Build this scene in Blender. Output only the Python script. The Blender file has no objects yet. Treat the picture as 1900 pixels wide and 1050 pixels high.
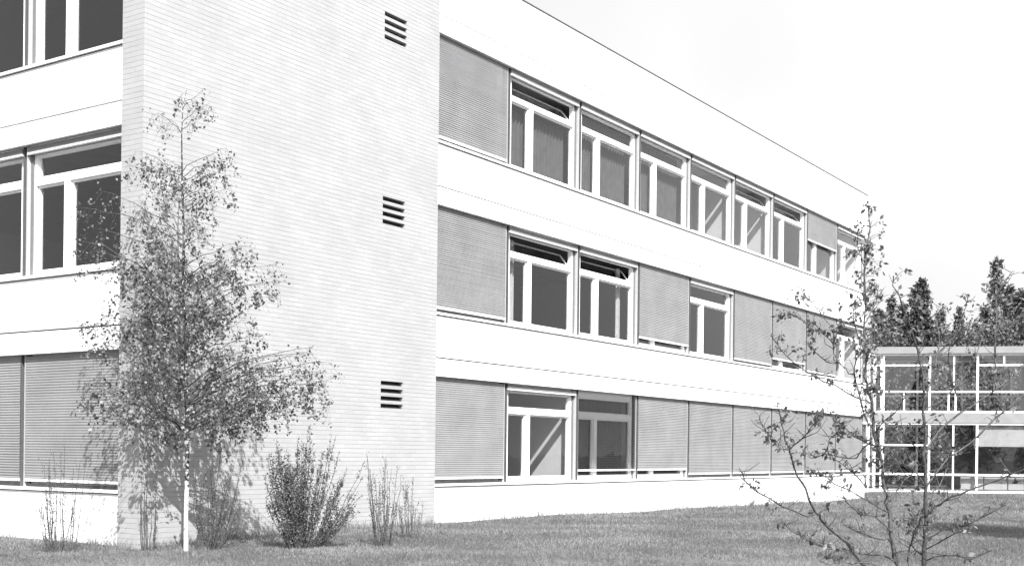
import bpy, math, random
import numpy as np
from mathutils import Vector, Matrix
random.seed(7)
rng = np.random.default_rng(7)
S = bpy.context.scene
COL = S.collection

# ------------------------------------------------------------------ camera
FPX = 2280.0                      # focal length in pixels of a 1900 px wide picture
TH = math.atan((2482 - 950) / FPX)
FW = Vector((math.cos(TH), math.sin(TH), 0))
RT = Vector((math.sin(TH), -math.cos(TH), 0))
UP = Vector((0, 0, 1))
EYE = Vector((0, 0, 1.41))
ROLL = 0.011
cam = bpy.data.cameras.new('camera')
camo = bpy.data.objects.new('camera', cam); COL.objects.link(camo)
m = Matrix((RT, UP, -FW)).transposed() @ Matrix.Rotation(ROLL, 3, 'Z')
camo.matrix_world = Matrix.Translation(EYE) @ m.to_4x4()
cam.sensor_width = 36; cam.lens = FPX / 1900 * 36
cam.shift_y = (840 - 525) / 1900
cam.clip_end = 2000
S.camera = camo

def P(px, py, d):
    """point at depth d (metres ahead of the camera) seen at photo pixel px, py"""
    u, v = px - 950, py - 840
    c, s = math.cos(ROLL), math.sin(ROLL)
    u, v = c * u + s * v, -s * u + c * v
    return EYE + FW * d + RT * (u * d / FPX) - UP * (v * d / FPX)

# ------------------------------------------------------------------ light
SX, SY = -0.63, -0.777
SZ = 1.195 * 0.777
sunv = Vector((SX, SY, SZ)).normalized()
EL = math.asin(sunv.z); AZ = math.atan2(SX, SY)
w = bpy.data.worlds.new('World'); S.world = w; w.use_nodes = True
nt = w.node_tree; nt.nodes.clear()
sky = nt.nodes.new('ShaderNodeTexSky'); sky.sky_type = 'NISHITA'; sky.sun_disc = False
sky.sun_elevation = EL; sky.sun_rotation = AZ; sky.dust_density = 5; sky.air_density = 1.0
bw = nt.nodes.new('ShaderNodeRGBToBW')
# thin bright overcast veil: soft procedural cloud that evens the clear sky out
tc = nt.nodes.new('ShaderNodeTexCoord'); ns = nt.nodes.new('ShaderNodeTexNoise')
ns.inputs['Scale'].default_value = 2.2; ns.inputs['Detail'].default_value = 3
mr = nt.nodes.new('ShaderNodeMapRange'); mr.inputs[1].default_value = .38; mr.inputs[2].default_value = .62
mr.inputs[3].default_value = .78; mr.inputs[4].default_value = 1.0
mixn = nt.nodes.new('ShaderNodeMix'); mixn.data_type = 'FLOAT'; mixn.inputs[0].default_value = .6
veil = nt.nodes.new('ShaderNodeMath'); veil.operation = 'MULTIPLY'; veil.inputs[1].default_value = 4.7
bg = nt.nodes.new('ShaderNodeBackground'); bg.inputs[1].default_value = 0.12
out = nt.nodes.new('ShaderNodeOutputWorld')
L = nt.links.new
L(sky.outputs[0], bw.inputs[0]); L(tc.outputs['Generated'], ns.inputs['Vector'])
L(ns.outputs[0], mr.inputs[0]); L(mr.outputs[0], veil.inputs[0])
L(bw.outputs[0], mixn.inputs[2]); L(veil.outputs[0], mixn.inputs[3])
L(mixn.outputs[0], bg.inputs[0]); L(bg.outputs[0], out.inputs[0])
sl = bpy.data.lights.new('sun', 'SUN'); sl.energy = 4.0; sl.angle = math.radians(.5)
so = bpy.data.objects.new('sun', sl); COL.objects.link(so)
so.rotation_euler = (-sunv).to_track_quat('-Z', 'Y').to_euler()
so.location = (0, 0, 40)
S.view_settings.view_transform = 'Standard'; S.view_settings.look = 'None'
S.view_settings.exposure = 1.3; S.view_settings.gamma = 1

# ------------------------------------------------------------------ materials
def mat(name, v, rough=.8, spec=.3, noise=0, nscale=5, bump=0, bscale=60, metal=0, v2=None, detail=4, transl=0):
    M = bpy.data.materials.new(name); M.use_nodes = True
    t = M.node_tree; b = t.nodes['Principled BSDF']
    b.inputs['Roughness'].default_value = rough
    b.inputs['Specular IOR Level'].default_value = spec
    b.inputs['Metallic'].default_value = metal
    b.inputs['Base Color'].default_value = (v, v, v, 1)
    if noise or bump:
        c = t.nodes.new('ShaderNodeNewGeometry')
    if noise:
        n = t.nodes.new('ShaderNodeTexNoise'); n.inputs['Scale'].default_value = nscale; n.inputs['Detail'].default_value = detail
        r = t.nodes.new('ShaderNodeMapRange'); r.inputs[1].default_value = .3; r.inputs[2].default_value = .7
        r.inputs[3].default_value = v * (1 - noise); r.inputs[4].default_value = v * (1 + noise) if v2 is None else v2
        t.links.new(c.outputs['Position'], n.inputs['Vector']); t.links.new(n.outputs[0], r.inputs[0])
        t.links.new(r.outputs[0], b.inputs['Base Color'])
    if bump:
        n = t.nodes.new('ShaderNodeTexNoise'); n.inputs['Scale'].default_value = bscale; n.inputs['Detail'].default_value = 5
        k = t.nodes.new('ShaderNodeBump'); k.inputs['Strength'].default_value = bump; k.inputs['Distance'].default_value = .01
        t.links.new(c.outputs['Position'], n.inputs['Vector']); t.links.new(n.outputs[0], k.inputs['Height'])
        t.links.new(k.outputs[0], b.inputs['Normal'])
    if transl:
        o = t.nodes['Material Output']; tr = t.nodes.new('ShaderNodeBsdfTranslucent'); tr.inputs[0].default_value = (v, v, v, 1)
        mx = t.nodes.new('ShaderNodeMixShader'); mx.inputs[0].default_value = transl
        t.links.new(b.outputs[0], mx.inputs[1]); t.links.new(tr.outputs[0], mx.inputs[2]); t.links.new(mx.outputs[0], o.inputs[0])
    return M

def leafmat(name, lo, hi, transl=.35):
    """leaves whose tone varies from leaf to leaf"""
    M = mat(name, (lo + hi) / 2, .5, .4, transl=transl)
    t = M.node_tree; b = t.nodes['Principled BSDF']
    g = t.nodes.new('ShaderNodeNewGeometry'); r = t.nodes.new('ShaderNodeMapRange')
    r.inputs[3].default_value = lo; r.inputs[4].default_value = hi
    t.links.new(g.outputs['Random Per Island'], r.inputs[0]); t.links.new(r.outputs[0], b.inputs['Base Color'])
    return M

M_WHITE = mat('white_render', .78, .85, .2, noise=.05, nscale=1.3, bump=.25, bscale=90)
M_FRAME = mat('white_gloss_paint', .80, .45, .4, noise=.03, nscale=9)
M_PIER = mat('grey_metal_cladding', .15, .6, .3, noise=.08, nscale=12)
M_DARK = mat('dark_metal', .035, .6, .3, noise=.2, nscale=10)
M_FLASH = mat('roof_flashing', .06, .5, .4, noise=.2, nscale=4)
M_BLIND = mat('blind_slats', .22, .55, .35, noise=.10, nscale=1.6)
M_GAPSHADE = mat('gap_shade', .09, .6, .3, noise=.1, nscale=9)  # tone of the shadowed gap between neighbouring blinds
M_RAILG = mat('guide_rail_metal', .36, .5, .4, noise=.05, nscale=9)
M_BLIND_RAIL = mat('blind_rail', .7, .5, .3, noise=.04, nscale=7)
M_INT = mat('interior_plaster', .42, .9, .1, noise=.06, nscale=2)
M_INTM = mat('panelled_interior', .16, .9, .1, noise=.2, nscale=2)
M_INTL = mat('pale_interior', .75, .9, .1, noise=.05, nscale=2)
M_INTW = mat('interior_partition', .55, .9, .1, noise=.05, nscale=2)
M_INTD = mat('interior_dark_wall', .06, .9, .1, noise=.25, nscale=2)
M_FLOOR = mat('interior_floor', .10, .8, .2, noise=.1, nscale=4)
M_CURT = mat('curtain_cloth', .5, .9, .1, noise=.12, nscale=14, transl=.3)
M_FASC = mat('grey_fascia', .22, .8, .2, noise=.08, nscale=3)
M_PANEL = mat('pale_panel', .36, .7, .2, noise=.06, nscale=5)
M_BIRCHLEAF = leafmat('birch_leaves', .015, .31, .38)
M_LEAF = leafmat('young_leaves', .03, .22)
M_BUSHLEAF = leafmat('bush_leaves', .03, .2, .3)
M_CONIF = leafmat('conifer_needles', .022, .12, .1)
M_CONIF2 = leafmat('pine_needles', .03, .18, .1)
M_BROAD = leafmat('broad_leaves', .03, .17, .25)
M_TWIG = mat('twig_bark', .075, .85, .2, noise=.4, nscale=30)
M_BARK = mat('rough_bark', .07, .9, .1, noise=.4, nscale=12, bump=.5, bscale=40)

def birch_bark():
    M = mat('birch_bark', .6, .8, .2); t = M.node_tree; b = t.nodes['Principled BSDF']
    g = t.nodes.new('ShaderNodeNewGeometry'); mp = t.nodes.new('ShaderNodeMapping'); mp.inputs['Scale'].default_value = (26, 26, 17)
    n = t.nodes.new('ShaderNodeTexNoise'); n.inputs['Scale'].default_value = 1; n.inputs['Detail'].default_value = 4
    sx = t.nodes.new('ShaderNodeSeparateXYZ')
    ad = t.nodes.new('ShaderNodeMapRange'); ad.inputs[1].default_value = .5; ad.inputs[2].default_value = 1.6
    ad.inputs[3].default_value = -.10; ad.inputs[4].default_value = .16
    a = t.nodes.new('ShaderNodeMath'); a.operation = 'ADD'
    r = t.nodes.new('ShaderNodeValToRGB'); r.color_ramp.elements[0].position = .5; r.color_ramp.elements[1].position = .58
    r.color_ramp.elements[0].color = (.62, .62, .62, 1); r.color_ramp.elements[1].color = (.04, .04, .04, 1)
    k = t.links.new
    k(g.outputs['Position'], mp.inputs['Vector']); k(mp.outputs[0], n.inputs['Vector']); k(g.outputs['Position'], sx.inputs[0])
    k(sx.outputs[2], ad.inputs[0]); k(n.outputs[0], a.inputs[0]); k(ad.outputs[0], a.inputs[1]); k(a.outputs[0], r.inputs[0])
    k(r.outputs[0], b.inputs['Base Color'])
    return M
M_BIRCH = birch_bark()

def brick_mat():
    M = mat('pale_brick', .4, .85, .15); t = M.node_tree; b = t.nodes['Principled BSDF']; k = t.links.new
    g = t.nodes.new('ShaderNodeNewGeometry'); s = t.nodes.new('ShaderNodeSeparateXYZ'); a = t.nodes.new('ShaderNodeMath'); a.operation = 'ADD'
    c = t.nodes.new('ShaderNodeCombineXYZ')
    k(g.outputs['Position'], s.inputs[0]); k(s.outputs[0], a.inputs[0]); k(s.outputs[1], a.inputs[1]); k(a.outputs[0], c.inputs[0]); k(s.outputs[2], c.inputs[1])
    # slight waviness of the courses
    n0 = t.nodes.new('ShaderNodeTexNoise'); n0.inputs['Scale'].default_value = 9
    k(g.outputs['Position'], n0.inputs['Vector'])
    sc = t.nodes.new('ShaderNodeVectorMath'); sc.operation = 'SCALE'; sc.inputs['Scale'].default_value = .012
    k(n0.outputs['Color'], sc.inputs[0]); va = t.nodes.new('ShaderNodeVectorMath'); k(c.outputs[0], va.inputs[0]); k(sc.outputs[0], va.inputs[1])
    br = t.nodes.new('ShaderNodeTexBrick'); k(va.outputs[0], br.inputs['Vector'])
    br.inputs['Scale'].default_value = 1; br.inputs['Brick Width'].default_value = .24; br.inputs['Row Height'].default_value = .077
    br.inputs['Mortar Size'].default_value = .005; br.inputs['Mortar Smooth'].default_value = .4; br.inputs['Bias'].default_value = .1
    br.inputs['Color1'].default_value = (.35, .35, .35, 1); br.inputs['Color2'].default_value = (.325, .325, .325, 1); br.inputs['Mortar'].default_value = (.30, .30, .30, 1)
    n = t.nodes.new('ShaderNodeTexNoise'); n.inputs['Scale'].default_value = 1.2; n.inputs['Detail'].default_value = 6
    k(g.outputs['Position'], n.inputs['Vector'])
    r = t.nodes.new('ShaderNodeMapRange'); r.inputs[1].default_value = .3; r.inputs[2].default_value = .7; r.inputs[3].default_value = .95; r.inputs[4].default_value = 1.05
    k(n.outputs[0], r.inputs[0]); v = t.nodes.new('ShaderNodeVectorMath'); v.operation = 'SCALE'; k(br.outputs['Color'], v.inputs[0]); k(r.outputs[0], v.inputs['Scale'])
    b2 = t.nodes.new('ShaderNodeTexBrick'); k(va.outputs[0], b2.inputs['Vector']); b2.inputs['Scale'].default_value = 1; b2.inputs['Brick Width'].default_value = 900
    b2.inputs['Row Height'].default_value = .077; b2.inputs['Mortar Size'].default_value = .006; b2.inputs['Mortar Smooth'].default_value = .3
    n3 = t.nodes.new('ShaderNodeTexNoise'); n3.inputs['Scale'].default_value = 3.5; n3.inputs['Detail'].default_value = 6; k(g.outputs['Position'], n3.inputs['Vector'])
    r3 = t.nodes.new('ShaderNodeMapRange'); r3.inputs[1].default_value = .38; r3.inputs[2].default_value = .62; r3.inputs[3].default_value = .1; r3.inputs[4].default_value = .42; k(n3.outputs[0], r3.inputs[0])
    mm = t.nodes.new('ShaderNodeMath'); mm.operation = 'MULTIPLY'; k(b2.outputs['Fac'], mm.inputs[0]); k(r3.outputs[0], mm.inputs[1])
    mz = t.nodes.new('ShaderNodeMix'); mz.data_type = 'RGBA'; k(mm.outputs[0], mz.inputs[0]); k(v.outputs[0], mz.inputs[6]); mz.inputs[7].default_value = (.12, .12, .12, 1)
    k(mz.outputs[2], b.inputs['Base Color'])
    inv = t.nodes.new('ShaderNodeMath'); inv.operation = 'SUBTRACT'; inv.inputs[0].default_value = 1; k(b2.outputs['Fac'], inv.inputs[1])
    bu = t.nodes.new('ShaderNodeBump'); bu.inputs['Strength'].default_value = .5; bu.inputs['Distance'].default_value = .006
    k(inv.outputs[0], bu.inputs['Height']); k(bu.outputs[0], b.inputs['Normal'])
    return M
M_BRICK = brick_mat()

def glass_mat(name, tint, refl):
    M = bpy.data.materials.new(name); M.use_nodes = True; t = M.node_tree; t.nodes.clear(); k = t.links.new
    o = t.nodes.new('ShaderNodeOutputMaterial'); tr = t.nodes.new('ShaderNodeBsdfTransparent'); tr.inputs[0].default_value = (tint, tint, tint, 1)
    g = t.nodes.new('ShaderNodeBsdfGlossy'); g.inputs['Roughness'].default_value = 0.0; g.inputs[0].default_value = (.95, .95, .95, 1)
    ge = t.nodes.new('ShaderNodeNewGeometry'); dt = t.nodes.new('ShaderNodeVectorMath'); dt.operation = 'DOT_PRODUCT'
    k(ge.outputs['Incoming'], dt.inputs[0]); k(ge.outputs['True Normal'], dt.inputs[1])
    ab = t.nodes.new('ShaderNodeMath'); ab.operation = 'ABSOLUTE'; k(dt.outputs['Value'], ab.inputs[0])
    om = t.nodes.new('ShaderNodeMath'); om.operation = 'SUBTRACT'; om.inputs[0].default_value = 1; k(ab.outputs[0], om.inputs[1])
    pw = t.nodes.new('ShaderNodeMath'); pw.operation = 'POWER'; pw.inputs[1].default_value = 5; k(om.outputs[0], pw.inputs[0])
    f = t.nodes.new('ShaderNodeMath'); f.operation = 'MULTIPLY_ADD'; f.inputs[1].default_value = .95; f.inputs[2].default_value = .045; k(pw.outputs[0], f.inputs[0])
    mu = t.nodes.new('ShaderNodeMath'); mu.operation = 'MULTIPLY'; mu.inputs[1].default_value = refl; mu.use_clamp = True
    n = t.nodes.new('ShaderNodeTexNoise'); n.inputs['Scale'].default_value = 1.1; gg = t.nodes.new('ShaderNodeNewGeometry')
    bu = t.nodes.new('ShaderNodeBump'); bu.inputs['Strength'].default_value = .12; bu.inputs['Distance'].default_value = .03
    k(gg.outputs['Position'], n.inputs['Vector']); k(n.outputs[0], bu.inputs['Height']); k(bu.outputs[0], g.inputs['Normal'])
    mx = t.nodes.new('ShaderNodeMixShader'); k(f.outputs[0], mu.inputs[0]); k(mu.outputs[0], mx.inputs[0])
    k(tr.outputs[0], mx.inputs[1]); k(g.outputs[0], mx.inputs[2]); k(mx.outputs[0], o.inputs[0])
    return M
M_GLASS = glass_mat('window_glass', .82, 1.5)
M_GLASSW = glass_mat('wing_glass', .85, 2.4)

def lawn_mat(name):
    M = mat(name, .1, .9, .1); t = M.node_tree; b = t.nodes['Principled BSDF']; k = t.links.new
    g = t.nodes.new('ShaderNodeNewGeometry')
    vals = []
    for sc, lo, hi in ((.45, .85, 1.15), (7, .8, 1.2), (60, .6, 1.4)):
        n = t.nodes.new('ShaderNodeTexNoise'); n.inputs['Scale'].default_value = sc; n.inputs['Detail'].default_value = 4
        r = t.nodes.new('ShaderNodeMapRange'); r.inputs[1].default_value = .3; r.inputs[2].default_value = .7; r.inputs[3].default_value = lo; r.inputs[4].default_value = hi
        k(g.outputs['Position'], n.inputs['Vector']); k(n.outputs[0], r.inputs[0]); vals.append(r.outputs[0])
    m1 = t.nodes.new('ShaderNodeMath'); m1.operation = 'MULTIPLY'; k(vals[0], m1.inputs[0]); k(vals[1], m1.inputs[1])
    m2 = t.nodes.new('ShaderNodeMath'); m2.operation = 'MULTIPLY'; k(m1.outputs[0], m2.inputs[0]); k(vals[2], m2.inputs[1])
    m3 = t.nodes.new('ShaderNodeMath'); m3.operation = 'MULTIPLY'; m3.inputs[1].default_value = .10; k(m2.outputs[0], m3.inputs[0])
    k(m3.outputs[0], b.inputs['Base Color'])
    bu = t.nodes.new('ShaderNodeBump'); bu.inputs['Strength'].default_value = .8; bu.inputs['Distance'].default_value = .03
    k(m2.outputs[0], bu.inputs['Height']); k(bu.outputs[0], b.inputs['Normal'])
    return M
M_LAWN = lawn_mat('lawn_soil')
M_GRASS = leafmat('grass_blades', .14, .26, .35)
_t = M_GRASS.node_tree; _b = _t.nodes['Principled BSDF']; _src = _b.inputs['Base Color'].links[0].from_socket
_n = _t.nodes.new('ShaderNodeTexNoise'); _n.inputs['Scale'].default_value = .55; _n.inputs['Detail'].default_value = 5; _g = _t.nodes.new('ShaderNodeNewGeometry')
_r = _t.nodes.new('ShaderNodeMapRange'); _r.inputs[1].default_value = .35; _r.inputs[2].default_value = .65; _r.inputs[3].default_value = .72; _r.inputs[4].default_value = 1.3
_m = _t.nodes.new('ShaderNodeMath'); _m.operation = 'MULTIPLY'
_t.links.new(_g.outputs['Position'], _n.inputs['Vector']); _t.links.new(_n.outputs[0], _r.inputs[0]); _t.links.new(_src, _m.inputs[0]); _t.links.new(_r.outputs[0], _m.inputs[1])
_t.links.new(_m.outputs[0], _b.inputs['Base Color'])

# ------------------------------------------------------------------ mesh helpers
WLOC = {}
def wl(o): return WLOC.get(o.name, Vector((0, 0, 0)))
class MB:
    def __init__(self, xf=None): self.v = []; self.f = []; self.sm = []; self.xf = xf
    def add(self, pts, faces, smooth=False):
        b = len(self.v)
        self.v += [tuple(self.xf(*p)) if self.xf else tuple(p) for p in pts]
        self.f += [tuple(b + i for i in fc) for fc in faces]; self.sm += [smooth] * len(faces)
    def box(self, a0, a1, b0, b1, c0, c1):
        p = [(x, y, z) for x in (a0, a1) for y in (b0, b1) for z in (c0, c1)]
        self.add(p, [(0, 1, 3, 2), (4, 6, 7, 5), (0, 4, 5, 1), (2, 3, 7, 6), (0, 2, 6, 4), (1, 5, 7, 3)]); return self
    def quad(self, *p): self.add(p, [(0, 1, 2, 3)]); return self
    def tube(self, pts, rad, n=6, cap=True):
        pts = [Vector(p) for p in pts]; rings = []
        for i, p in enumerate(pts):
            d = (pts[min(i + 1, len(pts) - 1)] - pts[max(i - 1, 0)])
            d = d.normalized() if d.length > 1e-9 else Vector((0, 0, 1))
            a = d.cross(Vector((.3, .9, .1)) if abs(d.z) > .9 else UP).normalized(); c = d.cross(a)
            rings.append([p + (a * math.cos(t) + c * math.sin(t)) * rad[i] for t in [2 * math.pi * j / n for j in range(n)]])
        vs = [q for r in rings for q in r]; fs = []
        for i in range(len(rings) - 1):
            for j in range(n):
                fs.append((i * n + j, i * n + (j + 1) % n, (i + 1) * n + (j + 1) % n, (i + 1) * n + j))
        self.add(vs, fs, True); return self
    def build(self, name, material, parent=None, fix=True, loc=None):
        V = np.array(self.v, dtype=float).reshape(-1, 3)
        if loc is not None: c = Vector(loc)
        elif parent is not None and WLOC.get(parent.name) is not None and parent.type == 'EMPTY' and parent.get('_own'): c = wl(parent)
        else:
            c = Vector(((V[:, 0].min() + V[:, 0].max()) / 2, (V[:, 1].min() + V[:, 1].max()) / 2, V[:, 2].min()))
        me = bpy.data.meshes.new(name); me.from_pydata((V - np.array(c)).tolist(), [], self.f)
        me.polygons.foreach_set('use_smooth', self.sm); me.materials.append(material)
        if 'glass' in material.name:      # glass faces outward
            me.update()
            fl_ = [i for i, p in enumerate(me.polygons) if p.normal.dot(EYE - (c + p.center)) < 0]
            if fl_: me.flip_normals()
        if fix:
            import bmesh
            bm = bmesh.new(); bm.from_mesh(me); bmesh.ops.recalc_face_normals(bm, faces=bm.faces); bm.to_mesh(me); bm.free()
        me.update()
        o = bpy.data.objects.new(name, me); COL.objects.link(o)
        if parent is not None: o.parent = parent; o.location = c - wl(parent)
        else: o.location = c
        WLOC[o.name] = c
        return o
def thing(name, loc, label, cat, group=None):
    o = bpy.data.objects.new(name, None); COL.objects.link(o); o.location = loc; o.empty_display_size = .3
    WLOC[o.name] = Vector(loc); o['label'] = label; o['category'] = cat
    if group: o['group'] = group
    return o
def dup(root, loc, rz, sc, label, group=None):
    r = root.copy(); COL.objects.link(r); r.location = loc; r.rotation_euler = (0, 0, rz); r.scale = sc if hasattr(sc, '__len__') else (sc, sc, sc)
    r['label'] = label
    if group: r['group'] = group
    for ch in root.children:
        c = ch.copy(); COL.objects.link(c); c.parent = r
    return r

def ss(t): t = min(1, max(0, t)); return t * t * (3 - 2 * t)
def gz(x, y):
    return (-.15 * ss((x - 20) / 25) - .09 * ss((13.2 - x) / 2.2)
            + .018 * math.sin(x * .9 + y * .35) + .012 * math.sin(x * .37 - y * 1.3 + 1) + .008 * math.sin(x * 2.3 + y * 1.9))

# ------------------------------------------------------------------ ground
def axis(lo, a, b, hi, step):
    return sorted(set([lo, lo * .4, lo * .15] + [a + i * step for i in range(int((b - a) / step) + 1)] + [hi * .2, hi * .45, hi]))
xs = axis(-600, 2, 62, 900, .5); ys = axis(-600, -8, 34, 900, .5)
g = MB(); idx = []
pts = [(x, y, gz(x, y)) for x in xs for y in ys]
n = len(ys)
g.add(pts, [(i * n + j, (i + 1) * n + j, (i + 1) * n + j + 1, i * n + j + 1) for i in range(len(xs) - 1) for j in range(n - 1)], True)
o = g.build('ground', M_LAWN, fix=False); o['kind'] = 'structure'

# ------------------------------------------------------------------ main building
YF, XF = 14.83, 12.12          # faces of the rendered bands
YB, XB = 14.69, 12.0           # faces of the brick corner, a little proud
XE = 45.95                     # far end of the long facade
YE = 26.2                      # far end of the short facade
ST = 3.4; SILL = .72; HEAD = 2.92; SEAM = 3.285; ROOF = 11.25
BAY = 2.995; S0X = 18.95; S0Y = 14.86
bld = thing('school_building', (XB, YB, 0), 'long three storey building with white bands, rows of windows and a pale brick corner', 'building')

# pale brick corner with the ventilation slots cut through its outer skin
def vent_slots():
    L_ = []
    for zt in (2.72, 6.13, 9.54):
        for i in range(4):
            L_.append((17.49, 18.14, zt - .08 - i * .141, zt - i * .141))
    return L_
slots = vent_slots()
bw_ = MB()
XR, YL = 19.16, 15.18
def skin_with_holes(mb, x0, x1, z0, z1, holes, y, depth):
    X = sorted({x0, x1} | {h[0] for h in holes} | {h[1] for h in holes}); Z = sorted({z0, z1} | {h[2] for h in holes} | {h[3] for h in holes})
    hole = lambda x, z: any(h[0] < x < h[1] and h[2] < z < h[3] for h in holes)
    for i in range(len(X) - 1):
        for j in range(len(Z) - 1):
            if hole((X[i] + X[i + 1]) / 2, (Z[j] + Z[j + 1]) / 2): continue
            mb.quad((X[i], y, Z[j]), (X[i + 1], y, Z[j]), (X[i + 1], y, Z[j + 1]), (X[i], y, Z[j + 1]))
    for a, b, c, d in holes:
        e = y + depth
        mb.quad((a, y, c), (b, y, c), (b, e, c), (a, e, c)); mb.quad((a, y, d), (a, e, d), (b, e, d), (b, y, d))
        mb.quad((a, y, c), (a, e, c), (a, e, d), (a, y, d)); mb.quad((b, y, c), (b, y, d), (b, e, d), (b, e, c))
skin_with_holes(bw_, XB, XR, -.6, ROOF, slots, YB, .14)
bw_.quad((XB, YL, -.6), (XB, YB, -.6), (XB, YB, ROOF), (XB, YL, ROOF))
bw_.quad((XR, YB, -.6), (XR, YL, -.6), (XR, YL, ROOF), (XR, YB, ROOF))
bw_.quad((XR, YL, -.6), (XB, YL, -.6), (XB, YL, ROOF), (XR, YL, ROOF))
bw_.quad((XB, YB, ROOF), (XR, YB, ROOF), (XR, YL, ROOF), (XB, YL, ROOF))
bw_.build('brick_wall', M_BRICK, bld, fix=False)
for zt in (2.72, 6.13, 9.54):
    v = MB()
    v.box(17.50, 18.13, YB + .105, YB + .135, zt - .50, zt - .003)
    for i in range(4):
        z = zt - i * .141
        v.add([(17.495, YB + .03, z - .078), (18.135, YB + .03, z - .078), (18.135, YB + .10, z - .03), (17.495, YB + .10, z - .03),
               (17.495, YB + .03, z - .074), (18.135, YB + .03, z - .074), (18.135, YB + .10, z - .026), (17.495, YB + .10, z - .026)],
              [(0, 1, 2, 3), (4, 5, 6, 7), (0, 1, 5, 4)])
    v.build('vent', M_DARK, bld, fix=False)

mapB = lambda s, n, z: (s, YF + n, z)
mapA = lambda s, n, z: (XF + n, s, z)

def slat_blind(xf, s0, s1, z0, z1, nb, opened=False):
    mb = MB(xf); p = .043; z = z1; tl = random.uniform(.8, 1.25)
    while z - p > z0:
        if opened:
            mb.add([(s0, nb - .02, z - .001), (s1, nb - .02, z - .001), (s1, nb, z), (s0, nb, z), (s0, nb + .022, z + .001), (s1, nb + .022, z + .001)], [(0, 1, 2, 3), (3, 2, 5, 4)])
        else:
            jt = tl * random.uniform(.86, 1.14); pr = [(-.008 * jt, -p), (-.010 * jt, -.62 * p), (-.001, -.1 * p), (.006 * jt, 0)]
            mb.add([(s, nb + a, z + b) for a, b in pr for s in (s0, s1)], [(2 * i, 2 * i + 1, 2 * i + 3, 2 * i + 2) for i in range(3)])
        z -= p
    return mb, z

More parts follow.
